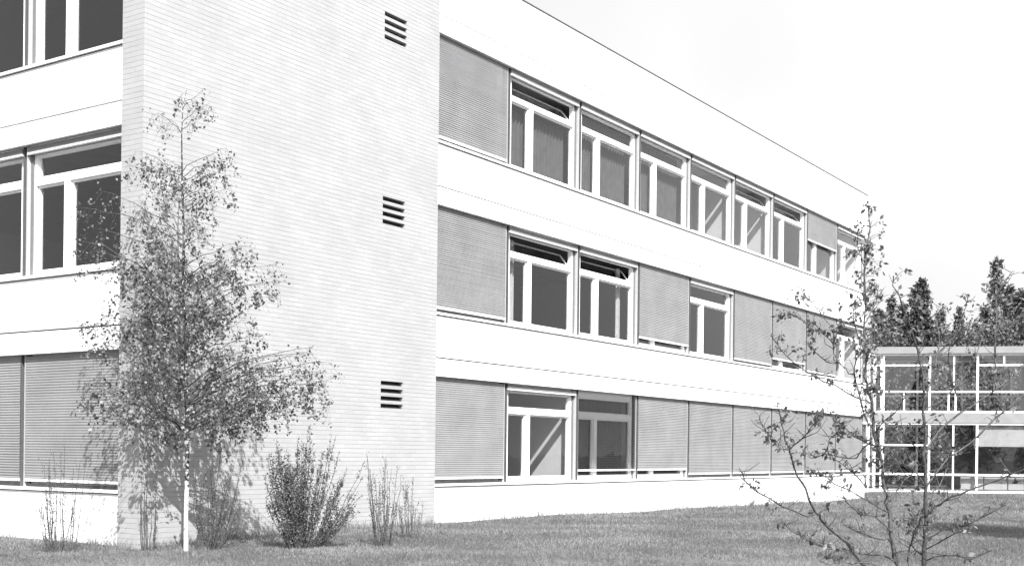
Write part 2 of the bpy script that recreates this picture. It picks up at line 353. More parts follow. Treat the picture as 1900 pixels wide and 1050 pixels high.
def bay(xf, s0, f, blind=None, narrow_low=True, hopper=False, curt=None, opened=False, label=None):
    """one window bay; blind = fraction of the opening the outside blind covers"""
    zb = f * ST; zs = zb + SILL + .06; zh = zb + HEAD
    a, b = s0 + .14, s0 + BAY - .14
    fr = MB(xf); n0, n1 = .17, .27
    fw = .065
    zt0 = zb + 2.27; zt1 = zt0 + .115
    fr.box(a, a + fw, n0, n1, zs, zh); fr.box(b - fw, b, n0, n1, zs, zh)
    fr.box(a + fw, b - fw, n0, n1, zs, zs + .085); fr.box(a + fw, b - fw, n0, n1, zh - .16, zh)
    fr.box(a + fw, b - fw, n0 - .012, n1, zt0, zt1)
    mc = a + .86 if narrow_low else b - .86
    fr.box(mc - .075, mc + .075, n0 - .006, n1, zs + .085, zt0)
    win = fr.build('window', M_FRAME, bld)
    if label: win['label'] = label
    gn = .235
    def pane(x0, x1, z0, z1):
        # sash round each pane, then the glass
        k = .035
        sh.box(x0, x0 + k, n0 + .03, n1 - .01, z0, z1); sh.box(x1 - k, x1, n0 + .03, n1 - .01, z0, z1)
        sh.box(x0 + k, x1 - k, n0 + .03, n1 - .01, z0, z0 + k); sh.box(x0 + k, x1 - k, n0 + .03, n1 - .01, z1 - k, z1)
        gl = MB(xf).quad((x0 + k, gn, z0 + k), (x1 - k, gn, z0 + k), (x1 - k, gn, z1 - k), (x0 + k, gn, z1 - k))
        gl.build('pane', M_GLASS, win, fix=False)
    sh = MB(xf)
    pane(a + fw, mc - .075, zs + .085, zt0); pane(mc + .075, b - fw, zs + .085, zt0)
    if hopper:      # bottom-hung top light tilted into the room
        t0, t1, zz0, hh = a + fw + .01, b - fw - .01, zt1, zh - .16 - zt1
        an = math.radians(38); dn, dz = math.sin(an) * hh, math.cos(an) * hh
        def bar(sa, sb, h0, h1):
            q = []
            for s in (sa, sb):
                for h in (h0, h1):
                    for e in (0, .03):
                        q.append((s, gn + h * dn + e * math.cos(an), zz0 + h * dz - e * math.sin(an) * .3 + .02))
            sh.add(q, [(0, 1, 3, 2), (4, 6, 7, 5), (0, 4, 5, 1), (2, 3, 7, 6), (0, 2, 6, 4), (1, 5, 7, 3)])
        bar(t0, t1, 0, .09); bar(t0, t1, .92, 1); bar(t0, t0 + .035, .09, .92); bar(t1 - .035, t1, .09, .92)
        MB(xf).quad((t0, gn + .02, zz0 + .02), (t1, gn + .02, zz0 + .02), (t1, gn + dn + .015, zz0 + dz + .02), (t0, gn + dn + .015, zz0 + dz + .02)).build('pane', M_GLASS, win, fix=False)
    else:
        pane(a + fw, b - fw, zt1, zh - .16)
    sh.build('sash', M_FRAME, win)
    nb = .09
    b0, b1 = s0 + .055, s0 + BAY - .085
    top = zh - .03
    if blind:
        full = top - (zs + .10); zbot = top - full * blind
        mb, z = slat_blind(xf, b0, b1, zbot, top, nb, opened)
        mb.build('blind', M_PIER if opened else M_BLIND, win, fix=False)  # open slats are the same blind, their shade put into a darker colour
        if blind > .99: MB(xf).box(b0 + .02, b1 - .02, .10, .168, zs + .006, zs + .052).build('blind_gap_shade', M_DARK, win)  # dark strip added as the shade below a lowered blind
        MB(xf).box(b0, b1, nb - .015, nb + .02, z - .045, z - .002).build('blind_rail', M_BLIND_RAIL, win)
    else:           # packed slats under the lintel
        pk = MB(xf)
        for i in range(7): pk.box(b0, b1, nb - .022, nb + .028, top - .012 * i - .009, top - .012 * i)
        pk.build('raised_blind', M_BLIND, win)
        MB(xf).box(b0, b1, nb - .026, nb + .03, top - .115, top - .086).build('blind_rail', M_BLIND_RAIL, win)
    if curt:
        for cu in curt:
            c0, c1, tone = cu[:3]
            if len(cu) > 3: zc = zs + 1.45
            else: zc = zh - .2
            cm = MB(xf); N = max(6, int((c1 - c0) / .03)); P_ = []
            for i in range(N + 1):
                s = s0 + c0 + (c1 - c0) * i / N; nn = .42 + .035 * math.sin(i * 1.35) + .012 * math.sin(i * 3.1)
                P_ += [(s, nn, zs + .03), (s, nn, zc)]
            cm.add(P_, [(2 * i, 2 * i + 2, 2 * i + 3, 2 * i + 1) for i in range(N)], True)
            cm.build('curtain_or_dark_sheet', tone or M_CURT, win, fix=False)
    return win

def shell(xf, s0, nb, send, skip0):
    """bands, piers and sills of one facade, each band its own part"""
    for f in range(3):
        zb = f * ST
        lo = -.6 if f == 0 else (f - 1) * ST + SEAM + .014
        MB(xf).box(s0, send, 0, .26, lo, zb + SILL - .005).build('parapet_band', M_WHITE, bld)
        MB(xf).box(s0, send, 0, .26, zb + HEAD, zb + SEAM - .014).build('lintel_band', M_WHITE, bld)
        MB(xf).box(s0, send, .06, .255, zb + SEAM - .014, zb + SEAM + .014).build('joint', M_DARK, bld)
        MB(xf).box(s0, send, .02, .262, zb + SILL - .005, zb + SILL + .014).build('sill_dark_strip', M_DARK, bld)  # thin dark strip directly below the sill
        MB(xf).box(s0, send, -.035, .262, zb + SILL + .014, zb + SILL + .06).build('window_sill', M_FRAME, bld)
        for k in range(0 if skip0 else 0, nb + 1):
            c = s0k(xf) + k * BAY
            w0, w1 = c - .135, c + .135
            if w0 < s0: w0 = s0 + .005
            if w1 > send: w1 = send - .005
            MB(xf).box(w0, w1, .15, .30, zb + SILL + .062, zb + HEAD - .002).build('pier', M_PIER, bld)
            for r0, r1, mm in ((c - .075, c - .05, M_RAILG), (c + .025, c + .043, M_GAPSHADE)):  # pale rail, then a dark strip painted as the shade in the gap
                if r0 > s0 and r1 < send: MB(xf).box(r0, r1, .085, .148, zb + SILL + .062, zb + HEAD - .004).build('rail_and_gap_shade', mm, bld)
    lo = 2 * ST + SEAM + .014
    MB(xf).box(s0, send, 0, .26, lo, ROOF - .002).build('parapet_band', M_WHITE, bld)
s0k = lambda xf: S0X if xf is mapB else S0Y
shell(mapB, XR + .002, 9, XE, False)
shell(mapA, YL + .002, 3, S0Y + BAY * 3 + .2, False)
MB(mapA).box(S0Y + BAY * 3 + .2, YE, 0, .26, -.6, ROOF - .002).build('end_wall', M_WHITE, bld)
MB().box(XE - .3, XE - .002, YF + .26, YE - .3, -.6, ROOF - .002).build('end_wall', M_WHITE, bld)
MB().box(XF + .26, XE - .002, YE - .3, YE - .002, -.6, ROOF - .002).build('rear_wall', M_WHITE, bld)
fl = MB()
fl.box(XB - .01, XR + .006, YB - .01, YB + .4, ROOF, ROOF + .03); fl.box(XR + .006, XE + .01, YF - .01, YB + .4, ROOF, ROOF + .03)
fl.box(XB - .01, XB + .25, YB + .4, YL, ROOF, ROOF + .03); fl.box(XF - .01, XB + .25, YL, YE, ROOF, ROOF + .03)
fl.box(XE - .22, XE + .01, YB + .4, YE, ROOF, ROOF + .03)
fl.build('roof_flashing', M_FLASH, bld)
MB().box(XB + .25, XE - .22, YB + .4, YE, ROOF - .15, ROOF - .01).build('roof', M_FASC, bld)
# inside: slabs, corridor wall, partitions
for f in range(3):
    z = f * ST
    MB().box(XF + .265, XE - .31, YF + .5, 25.8, z - .12, z + .02).build('floor_slab', M_FLOOR, bld)
    MI = (M_INT, M_INTM, M_INTL)[f]
    MB().box(19.125, XE - .31, YF + .265, 22, z + HEAD + .08, z + HEAD + .2).build('ceiling', MI, bld)
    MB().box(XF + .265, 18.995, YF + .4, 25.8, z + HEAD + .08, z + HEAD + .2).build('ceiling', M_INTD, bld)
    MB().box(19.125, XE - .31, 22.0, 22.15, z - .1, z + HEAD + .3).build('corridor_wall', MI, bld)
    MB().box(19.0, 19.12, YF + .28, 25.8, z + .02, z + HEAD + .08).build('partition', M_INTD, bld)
parts_at = {2: (1, 5, 6, 8), 1: (4, 6), 0: (2, 3)}
for f, ks in parts_at.items():
    for k in ks:
        c = S0X + k * BAY
        MB().box(c - .06, c + .06, YF + .305, 21.99, f * ST + .02, f * ST + HEAD + .08).build('partition', M_INTW, bld)

# window states, long facade, bay 0 next to the brick
W, Bl = None, 1.0
G2_ = mat('dark_sheer_curtain', .085, .9, .1, noise=.15, nscale=5)
G_ = mat('grey_curtain', .16, .9, .1, noise=.2, nscale=8)
st2 = {0: dict(blind=1), 1: dict(hopper=True, curt=[(.2, 2.8, G2_, 1)]), 2: dict(curt=[(.2, 2.78, G2_)]), 3: dict(curt=[(.2, 2.8, G2_)]), 4: {}, 5: dict(hopper=True), 6: dict(hopper=True), 7: dict(blind=.48), 8: {}}
st1 = {0: dict(blind=1), 1: dict(hopper=True, curt=[(.25, .75, None)]), 2: dict(hopper=True, curt=[(2.4, 2.62, None)]), 3: dict(blind=.93), 4: {}, 5: dict(blind=1), 6: dict(blind=.88), 7: dict(blind=1), 8: dict(hopper=True)}
st0 = {0: dict(blind=1), 1: {}, 2: dict(blind=.93, opened=True, curt=[(.2, 2.78, M_INTD)]), 3: dict(blind=.93)}  # full dark sheet added behind the open slats to darken the panes
for k in range(4, 9): st0[k] = dict(blind=1)
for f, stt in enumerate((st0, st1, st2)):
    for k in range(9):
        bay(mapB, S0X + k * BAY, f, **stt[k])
for f in range(3):
    for k in range(3):
        bay(mapA, S0Y + k * BAY, f, narrow_low=False, blind=(1 if f == 0 else None))

# ------------------------------------------------------------------ glazed wing at the far end
def ray(px, d): return FW * d + RT * ((px - 950) / FPX * d)
wc = ray(1622, 56.0); wdir = (-(FW * math.cos(math.radians(79))) + RT * math.sin(math.radians(79))).normalized()
wn = Vector((-wdir.y, wdir.x, 0)); wn = wn if wn.dot(FW) > 0 else -wn
mapW = lambda s, n, z: wc + wdir * s + wn * n + UP * z
wing = thing('glazed_wing', (wc.x, wc.y, -.15), 'low two storey glazed wing with thin white frames behind the lawn', 'building')
WL, WD = 17.0, 4.2
LV = [-.15, .65, 1.95, 2.94, 3.47, 4.38, 5.56, 6.07, 6.48]
MB(mapW).box(-.1, WL, -.12, WD, 2.97, 3.44).build('floor_slab', M_FASC, wing)
MB(mapW).box(-.1, WL, -.2, WD + .1, 6.10, 6.40).build('roof', M_FASC, wing)
MB(mapW).box(0, WL, .02, WD, -.5, -.1).build('plinth', M_WHITE, wing)
posts = [.0, .33, 2.38, 4.43, 6.7, 8.9, 11.1, 13.3, 15.5, 17.0]
for n_, full in ((0, True), (WD - .1, False)):
    for i, s in enumerate(posts):
        wd = .09 if i == 1 else .045
        MB(mapW).box(s - wd, s + wd, n_ - .06, n_ + .06, -.15, 6.1).build('post', M_FRAME, wing)
    h = MB(mapW)
    hs = [(-.16, .09), (.61, .09), (2.90, .07), (3.44, .08), (4.34, .08), (6.01, .09)] if full else [(-.16, .08), (2.90, .07), (3.44, .08), (4.34, .08), (6.01, .09)]
    for z, t in hs: h.box(-.05, WL, n_ - .08 if full else n_ - .04, n_ + .05, z, z + t)
    if full:
        for (s0, s1, z) in ((0.0, 2.38, 5.54), (4.43, 6.7, 5.54), (.33, 2.38, 1.93), (8.9, 11.1, 5.54), (6.7, 8.9, 1.93)): h.box(s0, s1, -.05, .04, z, z + .07)
        for (s, z0, z1) in ((1.28, 3.5, 4.34), (3.2, 3.5, 4.34), (3.5, 3.5, 4.34), (3.42, 4.4, 6.0), (5.55, 5.6, 6.0), (7.8, 3.5, 4.34), (3.42, -.1, 2.9)): h.box(s - .035, s + .035, -.045, .035, z0, z1)
    h.build('glazing_bar', M_FRAME, wing)
for i in range(1, len(posts)):
    for z0, z1 in ((-.07, 2.9), (3.52, 6.0)):
        MB(mapW).quad((posts[i - 1] + .05, 0.0, z0), (posts[i] - .05, 0.0, z0), (posts[i] - .05, 0.0, z1), (posts[i - 1] + .05, 0.0, z1)).build('pane', M_GLASSW, wing, fix=False)
        if i > 2: continue
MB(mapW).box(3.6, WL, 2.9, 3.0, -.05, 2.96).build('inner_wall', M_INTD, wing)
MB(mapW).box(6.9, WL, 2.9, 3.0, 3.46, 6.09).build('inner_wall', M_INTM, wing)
for s0, s1, z0, z1 in ((4.5, 6.62, 1.93, 2.88), (8.95, 11.0, 1.6, 2.88), (11.2, 13.2, 4.4, 6.0)):
    MB(mapW).box(s0, s1, .12, .15, z0, z1).build('roller_blind', M_PANEL, wing)
for i in range(9):
    s = 3.8 + i * 1.02
    MB(mapW).box(s, s + .97, .25, .33, 0.0, .56).build('radiator', M_PANEL, wing)
# short glazed return joining the wing to the long building
Yr = wc.y
rr = MB()
for z, t in ((-.16, .09), (.61, .07), (2.90, .07), (3.44, .08), (4.34, .07), (6.01, .09)): rr.box(XE + .01, wc.x - .12, Yr - .04, Yr + .04, z, z + t)
rr.build('glazing_bar', M_FRAME, wing)
for i in range(5):
    x = XE + .06 + i * 2.2
    if x < wc.x: MB().box(x - .04, x + .04, Yr - .05, Yr + .05, -.15, 6.1).build('post', M_FRAME, wing)
MB().box(XE + .01, wc.x - .12, Yr, Yr + 3, 2.97, 3.44).build('floor_slab', M_FASC, wing)
MB().box(XE + .01, wc.x - .12, Yr - .1, Yr + 3.1, 6.10, 6.39).build('roof', M_FASC, wing)
for z0, z1 in ((-.07, 2.9), (3.52, 6.0)):
    MB().quad((XE + .02, Yr, z0), (wc.x - .12, Yr, z0), (wc.x - .12, Yr, z1), (XE + .02, Yr, z1)).build('pane', M_GLASSW, wing, fix=False)

# ------------------------------------------------------------------ foliage helpers
def leaves(mb, pts, size, var=.3, droop=.0, aspect=.55, fold=True):
    """one small rhombic leaf per point"""
    pts = np.asarray(pts); n = len(pts)
    d = rng.normal(size=(n, 3)); d[:, 2] -= droop; d /= np.linalg.norm(d, axis=1)[:, None]
    e = rng.normal(size=(n, 3)); e -= (e * d).sum(1)[:, None] * d; e /= np.linalg.norm(e, axis=1)[:, None]
    s = size * (1 + var * rng.normal(size=n)).clip(.4, 2)[:, None]
    b = len(mb.v)
    A = pts; B = pts + d * s * .5 + e * s * aspect * .5; C = pts + d * s; D = pts + d * s * .5 - e * s * aspect * .5
    Q = np.stack([A, B, C, D], 1).reshape(-1, 3)
    mb.v += [tuple(q) for q in Q.tolist()]
    mb.f += [(b + 4 * i, b + 4 * i + 1, b + 4 * i + 2, b + 4 * i + 3) for i in range(n)]; mb.sm += [False] * n

def lerp(tab, y):
    if y <= tab[0][0]: return tab[0][1:]
    for a, b in zip(tab, tab[1:]):
        if y <= b[0]:
            t = (y - a[0]) / (b[0] - a[0]); return [a[i] + (b[i] - a[i]) * t for i in range(1, len(a))]
    return tab[-1][1:]

# ------------------------------------------------------------------ the birch in front of the brick corner
DB = 17.55; base = P(345, 1028, DB); PXM = FPX / DB
birch = thing('birch_tree', base, 'slender young birch with drooping leafy crown and white trunk before the brick corner', 'tree')
trk = [(345, 1044), (345, 960), (347, 880), (348, 800), (346, 740), (343, 640), (340, 540), (341, 440), (338, 340), (337, 250), (339, 205), (346, 168)]
tpts = [P(x, y, DB) for x, y in trk]; trad = [.036, .031, .029, .027, .026, .023, .022, .018, .014, .009, .005, .003]
MB().tube(tpts, trad, 10).build('trunk', M_BIRCH, birch)
def trunk_at(z):
    for a, b in zip(tpts, tpts[1:]):
        if a.z <= z <= b.z: return a.lerp(b, (z - a.z) / (b.z - a.z))
    return tpts[-1]
ENV = [(160, 12, 28), (185, 30, 50), (205, 60, 58), (222, 20, 25), (238, 6, 6), (250, 70, 62), (270, 95, 80), (320, 92, 85), (370, 85, 85), (400, 98, 62),
       (430, 110, 110), (470, 130, 165), (520, 140, 178), (570, 175, 150), (610, 190, 150), (650, 150, 215), (700, 185, 250), (740, 190, 240), (775, 120, 170), (800, 60, 120)]
tw = MB(); LP = []
def fixw(p):
    if p.x > XB - .06 and p.y > YB - .06:      # keep twigs out of the walls
        if p.x - XB < p.y - YB: p.x = XB - .06 - random.random() * .05
        else: p.y = YB - .06 - random.random() * .05
    return p
def branch(start, tip, r0, lev, leafd):
    """rises, then arches over and droops to the tip"""
    N = 7; pts = []; v = tip - start; hgt = .075 * v.length; wob = Vector((random.gauss(0, .05), random.gauss(0, .05), random.gauss(0, .03)))
    for i in range(N + 1):
        t = i / N; p = start + v * t + UP * (hgt * 4 * t * (1 - t) * (.8 if lev else 1)) + wob * math.sin(t * 5.5) * t + Vector([random.gauss(0, .018) for _ in range(3)]) * (1 if 0 < i < N else 0)
        pts.append(fixw(p))
    tw.tube(pts, [max(.0016, r0 * (1 - .85 * i / N)) for i in range(N + 1)], 4 if lev else 5)
    return pts
def birch_branch(y, phi, frac=1.0, dens=1.0, LR=None):
    Lh, Rh = LR or lerp(ENV, y)
    c, s = math.cos(phi), math.sin(phi)
    side = Rh if c > 0 else Lh
    rad = side / PXM * frac
    depth = (Lh + Rh) / 2 / PXM * .75 * frac
    z = P(345, y, DB).z
    hd = RT * (c * rad) + FW * (s * depth)
    ln = hd.length
    st = trunk_at(max(base.z + 1.75, z - .15 - ln * random.uniform(.2, .42)))
    tip = Vector((st.x, st.y, z)) + hd
    r0 = .004 + .008 * ln / 1.5
    pts = branch(st, tip, r0, 0, 0)
    n2 = int(4 + ln * 7)
    for j in range(n2):
        t = .22 + .78 * (j + random.random()) / n2; k = min(6, int(t * 7)); q = pts[k].lerp(pts[k + 1], t * 7 - k)
        a = random.uniform(0, 6.28); l2 = random.uniform(.16, .42) * (.45 + .6 * ln / 1.4) * (1.1 - .4 * t)
        dr = (Vector((math.cos(a), math.sin(a), random.uniform(-.5, .5))) + hd.normalized() * .8).normalized()
        e = fixw(q + dr * l2 * .8 - UP * (.10 + l2 * random.uniform(.2, 1.1)))
        pp = [q, q.lerp(e, .5) + UP * .06 * l2, e]
        tw.tube(pp, [.0022, .0016, .001], 3)
        m_ = int((11 + 26 * l2) * dens)
        for _c in range(random.choice((1, 2, 2, 3))):
            t2 = random.uniform(.25, 1.05); b_ = pp[0].lerp(pp[2], t2); sg = random.uniform(.02, .042)
            for i in range(int(m_ * random.choice((.25, .55, 1.0)))):
                LP.append(fixw(b_ + Vector((random.gauss(0, sg), random.gauss(0, sg), random.gauss(-.02, sg * 1.5)))))
    for i in range(int(7 * dens)):
        LP.append(fixw(pts[-1] + Vector([random.gauss(0, .04) for _ in range(3)])))
yy = 768.0; k = 0
while yy > 268:
    wdt = sum(lerp(ENV, yy))
    birch_branch(yy + random.uniform(-8, 8), k * 2.399 + random.uniform(-.3, .3), random.uniform(.55, 1.03), 1.0 if yy > 420 else .6)
    yy -= 5.2 if yy > 430 else 12.5; k += 1
for y, phi in ((205, 3.3), (190, .1), (200, .4), (178, 1.2), (172, 2.2), (215, 3.0), (165, 0)): birch_branch(y, phi, 1, .32)
for y, phi in ((700, .05), (725, .1), (690, -.1), (740, -.2), (650, .15), (655, 0), (600, 3.1), (605, 3.3), (710, 3.1), (735, 3.3), (720, 3.0), (480, .1), (520, -.1), (300, 3.2), (280, 3.1), (275, .1), (330, .0)): birch_branch(y, phi, 1.02, .6)
for y, ph, L_ in ((385, 3.15, 195), (420, 3.0, 190), (450, 3.25, 200), (470, 3.1, 175), (360, 3.3, 150), (490, 3.2, 190)): birch_branch(y, ph, 1, .55, (L_, L_))
for y, ph, R_ in ((640, -.05, 235), (668, .1, 262), (690, .0, 255), (345, .0, 95), (290, .2, 82)): birch_branch(y, ph, 1, .5, (R_, R_))
tw.build('branches', M_TWIG, birch)
lf = MB(); leaves(lf, LP, .045, .3, .5, .75); lf.build('crown', M_BIRCHLEAF, birch, fix=False)
print('birch leaves', len(LP))

# ------------------------------------------------------------------ shrubs
def shrub(name, px, py, d, hw, top, nst, label, leafn, spread=1.0, r=.007, lsize=.022, lean=0, bs=.3, leafmat_=None, cat='shrub', zmin=.1):
    b = P(px, py, d); b.z = gz(b.x, b.y) - .02; k = FPX / d
    t = thing(name, b, label, cat)
    mb = MB(); LF = []
    H = (py - top) / k; Wd = hw / k
    for i in range(nst):
        a = random.uniform(0, 6.28); rr_ = math.sqrt(random.random()); h = H * (1 - .3 * rr_ * random.random()) * random.choice((random.uniform(.45, .8), random.uniform(.8, 1.08)))
        off = RT * (math.cos(a) * rr_ * Wd) + FW * (math.sin(a) * rr_ * Wd * .5) + RT * (lean / k)
        st = b + RT * (math.cos(a) * rr_ * Wd * bs) + FW * (math.sin(a) * .06)
        pts = []
        for j in range(6):
            s = j / 5; p = st + off * (s ** .8) * (1 - bs) * spread + UP * (h * s) + Vector((random.gauss(0, .01), random.gauss(0, .01), 0))
            pts.append(fixw(p))
        mb.tube(pts, [r * (1 - .8 * j / 5) + .0012 for j in range(6)], 4)
        nb_ = random.randint(3, 6)
        for q in range(nb_):
            s = random.uniform(.25, .9); kk = min(4, int(s * 5)); o_ = pts[kk].lerp(pts[kk + 1], s * 5 - kk)
            a2 = random.uniform(0, 6.28); l_ = random.uniform(.10, .30) * H * .55
            e = o_ + Vector((math.cos(a2) * .38, math.sin(a2) * .38, 1)).normalized() * l_; e = fixw(e)
            mb.tube([o_, o_.lerp(e, .5) + Vector((random.gauss(0, .008), random.gauss(0, .008), 0)), e], [r * .4, r * .3, .001], 3)
            for _ in range(int(leafn * .18)):
                LF.append(o_.lerp(e, random.random()) + Vector([random.gauss(0, .012) for _ in range(3)]))
        for _ in range(leafn):
            s = random.uniform(zmin, 1); kk = min(4, int(s * 5)); LF.append(pts[kk].lerp(pts[kk + 1], s * 5 - kk) + Vector([random.gauss(0, .014) for _ in range(3)]))
    mb.build('stems', M_TWIG, t)
    l = MB(); leaves(l, LF, lsize, .3, -.3, .6); l.build('foliage', leafmat_ or M_BUSHLEAF, t, fix=False)
    return t
shrub('bare_shrub', 112, 1012, 17.8, 48, 816, 22, 'thin sparse shrub in front of the shuttered window left of the birch', 26, r=.0055, bs=.55)
shrub('twiggy_shrub', 388, 1006, 17.75, 56, 830, 30, 'twiggy shrub with arching stems just right of the birch trunk', 44, r=.0065, lean=18, bs=.3)
shrub('dense_shrub', 556, 1024, 17.6, 84, 800, 64, 'dense dark bushy shrub fanning out against the brick wall', 92, r=.0055, lsize=.03, lean=4, bs=.22)
shrub('leaning_shrub', 580, 1000, 18.0, 30, 846, 18, 'low branch spray leaning to the right out of the dense shrub', 60, r=.005, lsize=.028, lean=84, bs=.2)
shrub('faint_shrub', 712, 1028, 18.6, 40, 856, 24, 'faint open shrub of upright stems beside the brick corner edge', 30, r=.0055, bs=.45)
shrub('small_shrub', 762, 996, 20.2, 28, 872, 16, 'smallest thin shrub, where brick wall meets the white band', 24, r=.005, bs=.6)
shrub('thin_shrub', 276, 1008, 17.9, 18, 846, 9, 'few thin upright stems standing in the tree shadow on the brick', 12, r=.006, bs=.7)

# ------------------------------------------------------------------ the young tree in the right foreground
DS = 9.0; sb = P(1690, 1216, DS); sb.z = gz(sb.x, sb.y) - .03
sap = thing('young_tree', sb, 'bare young tree with thin forked branches and few small leaves in right foreground', 'tree')
sapm = MB(); SL = []
ST_ = [ # polyline in picture points, base radius, tip radius, depth offset start -> end, leafiness
 ([(1665, 1080), (1665, 1050), (1660, 1018), (1652, 980), (1650, 948), (1648, 920), (1640, 905), (1638, 870), (1631, 835), (1623, 803), (1621, 768), (1612, 726), (1603, 698), (1604, 640), (1605, 600), (1606, 540), (1609, 480), (1614, 425), (1612, 386)], .017, .003, 0, .25, 1.8),
 ([(1613, 790), (1605, 770), (1594, 735), (1584, 692), (1590, 665), (1604, 645), (1618, 600), (1622, 560)], .008, .003, .1, .5, .6),
 ([(1714, 1080), (1714, 1050), (1713, 1018), (1717, 980), (1719, 955), (1719, 920), (1718, 890), (1716, 863), (1715, 821), (1716, 779), (1716, 743), (1714, 700), (1704, 650), (1684, 590), (1668, 545), (1658, 512)], .018, .003, 0, -.5, .6),
 ([(1719, 955), (1735, 940), (1752, 930), (1780, 917), (1827, 899), (1874, 880), (1915, 864), (1960, 850)], .009, .004, 0, -.5, .4),
 ([(1717, 905), (1755, 851), (1800, 822), (1850, 775), (1885, 745), (1930, 700)], .007, .003, 0, .6, .5),
 ([(1716, 840), (1745, 795), (1783, 765), (1799, 757), (1843, 726), (1890, 688), (1940, 640)], .008, .003, 0, .8, .5),
 ([(1783, 765), (1783, 750), (1767, 716), (1761, 669), (1764, 641), (1785, 590), (1797, 548)], .006, .002, .3, .1, .5),
 ([(1843, 726), (1848, 680), (1846, 620), (1848, 560), (1860, 530), (1880, 502)], .006, .002, .5, .7, 1.2),
 ([(1716, 740), (1735, 690), (1742, 640), (1738, 600), (1746, 560)], .006, .002, -.2, .2, .9),
 ([(1668, 1110), (1640, 1085), (1603, 1050), (1586, 1025), (1557, 994), (1522, 962), (1512, 951), (1494, 906), (1480, 884), (1469, 846), (1466, 832), (1455, 800), (1448, 772), (1441, 740)], .014, .002, 0, -.7, .35),
 ([(1466, 833), (1480, 822), (1498, 805), (1512, 785), (1521, 772)], .005, .002, -.6, -.8, 1.3),
 ([(1466, 834), (1450, 832), (1432, 818), (1420, 800), (1409, 778)], .005, .002, -.6, -.5, 1.3),
 ([(1512, 953), (1483, 953), (1445, 937), (1406, 913), (1381, 891), (1371, 868)], .007, .002, -.4, -.9, .6),
 ([(1652, 1004), (1642, 1001), (1603, 990), (1586, 983), (1565, 973)], .006, .003, 0, -.5, .4),
 ([(1663, 1042), (1635, 1029), (1593, 1027), (1557, 1018), (1520, 1012), (1490, 992)], .006, .003, 0, .4, .4),
 ([(1556, 1022), (1550, 1016), (1501, 1001), (1470, 985), (1448, 962)], .005, .002, .3, .2, .6),
 ([(1650, 950), (1631, 941), (1603, 924), (1550, 898), (1526, 880), (1508, 874)], .006, .002, 0, .4, .7),
 ([(1628, 828), (1614, 825), (1586, 810), (1557, 782), (1544, 770)], .006, .002, 0, .5, .7),
 ([(1614, 748), (1600, 742), (1568, 726), (1529, 708), (1494, 687), (1455, 655), (1430, 622)], .006, .002, 0, -.4, .7),
 ([(1584, 694), (1570, 682), (1557, 673), (1533, 671), (1507, 647), (1500, 634)], .005, .002, .1, .6, .5),
 ([(1557, 673), (1548, 655), (1547, 620), (1528, 588), (1505, 560), (1490, 545)], .004, .002, .2, .4, 1.1),
 ([(1548, 640), (1530, 622), (1518, 612), (1480, 590), (1462, 578)], .004, .002, .3, .6, 1.2),
 ([(1650, 930), (1668, 905), (1690, 880), (1700, 850)], .006, .003, 0, .3, .5),
 ([(1652, 985), (1672, 965), (1700, 955), (1720, 950)], .006, .003, 0, .3, .5),
 ([(1713, 1030), (1690, 1010), (1700, 980), (1708, 960)], .006, .003, 0, -.3, .5),
 ([(1713, 1020), (1740, 1008), (1770, 990), (1785, 985)], .006, .002, 0, -.4, .4),
 ([(1717, 980), (1700, 940), (1694, 915), (1698, 890)], .005, .002, 0, .4, .4),
 ([(1616, 820), (1590, 850), (1560, 848), (1530, 842), (1505, 850)], .005, .002, 0, .6, .9),
 ([(1530, 842), (1540, 815), (1556, 800), (1574, 806)], .004, .002, .5, .8, 1.3),
 ([(1640, 900), (1610, 905), (1575, 870), (1545, 850)], .005, .002, 0, .6, .5),
 ([(1716, 870), (1700, 830), (1672, 800), (1650, 792)], .005, .002, 0, -.4, .4),
 ([(1623, 803), (1640, 780), (1665, 760), (1680, 730)], .005, .002, 0, -.4, .4),
 ([(1716, 800), (1735, 830), (1770, 845), (1800, 838)], .004, .002, 0, .4, .4),
 ([(1652, 985), (1625, 960), (1600, 955), (1570, 930), (1560, 905)], .005, .002, 0, -.5, .5),
 ([(1716, 1000), (1745, 985), (1790, 975), (1830, 955), (1862, 938)], .006, .002, 0, -.4, .4),
 ([(1719, 930), (1742, 900), (1758, 868), (1762, 835)], .005, .002, 0, .4, .6),
 ([(1690, 1075), (1683, 1040), (1690, 1005), (1702, 985)], .008, .003, 0, .2, .3),
 ([(1655, 1060), (1620, 1045), (1580, 1046), (1545, 1035), (1520, 1040)], .006, .002, 0, -.4, .6),
 ([(1716, 900), (1695, 870), (1668, 858), (1640, 830)], .005, .002, 0, .5, .5),
 ([(1717, 1040), (1760, 1030), (1800, 1038), (1840, 1020)], .005, .002, 0, -.4, .5),
 ([(1604, 650), (1590, 620), (1582, 585), (1588, 560)], .004, .002, .1, .0, 1.2),
 ([(1716, 760), (1745, 745), (1790, 700), (1818, 640), (1822, 600)], .005, .002, 0, .5, .8),
 ([(1605, 600), (1622, 572), (1630, 545)], .004, .002, .1, .3, 1.2),
 ([(1606, 500), (1596, 470), (1590, 455)], .003, .0015, .1, .0, .8),
]
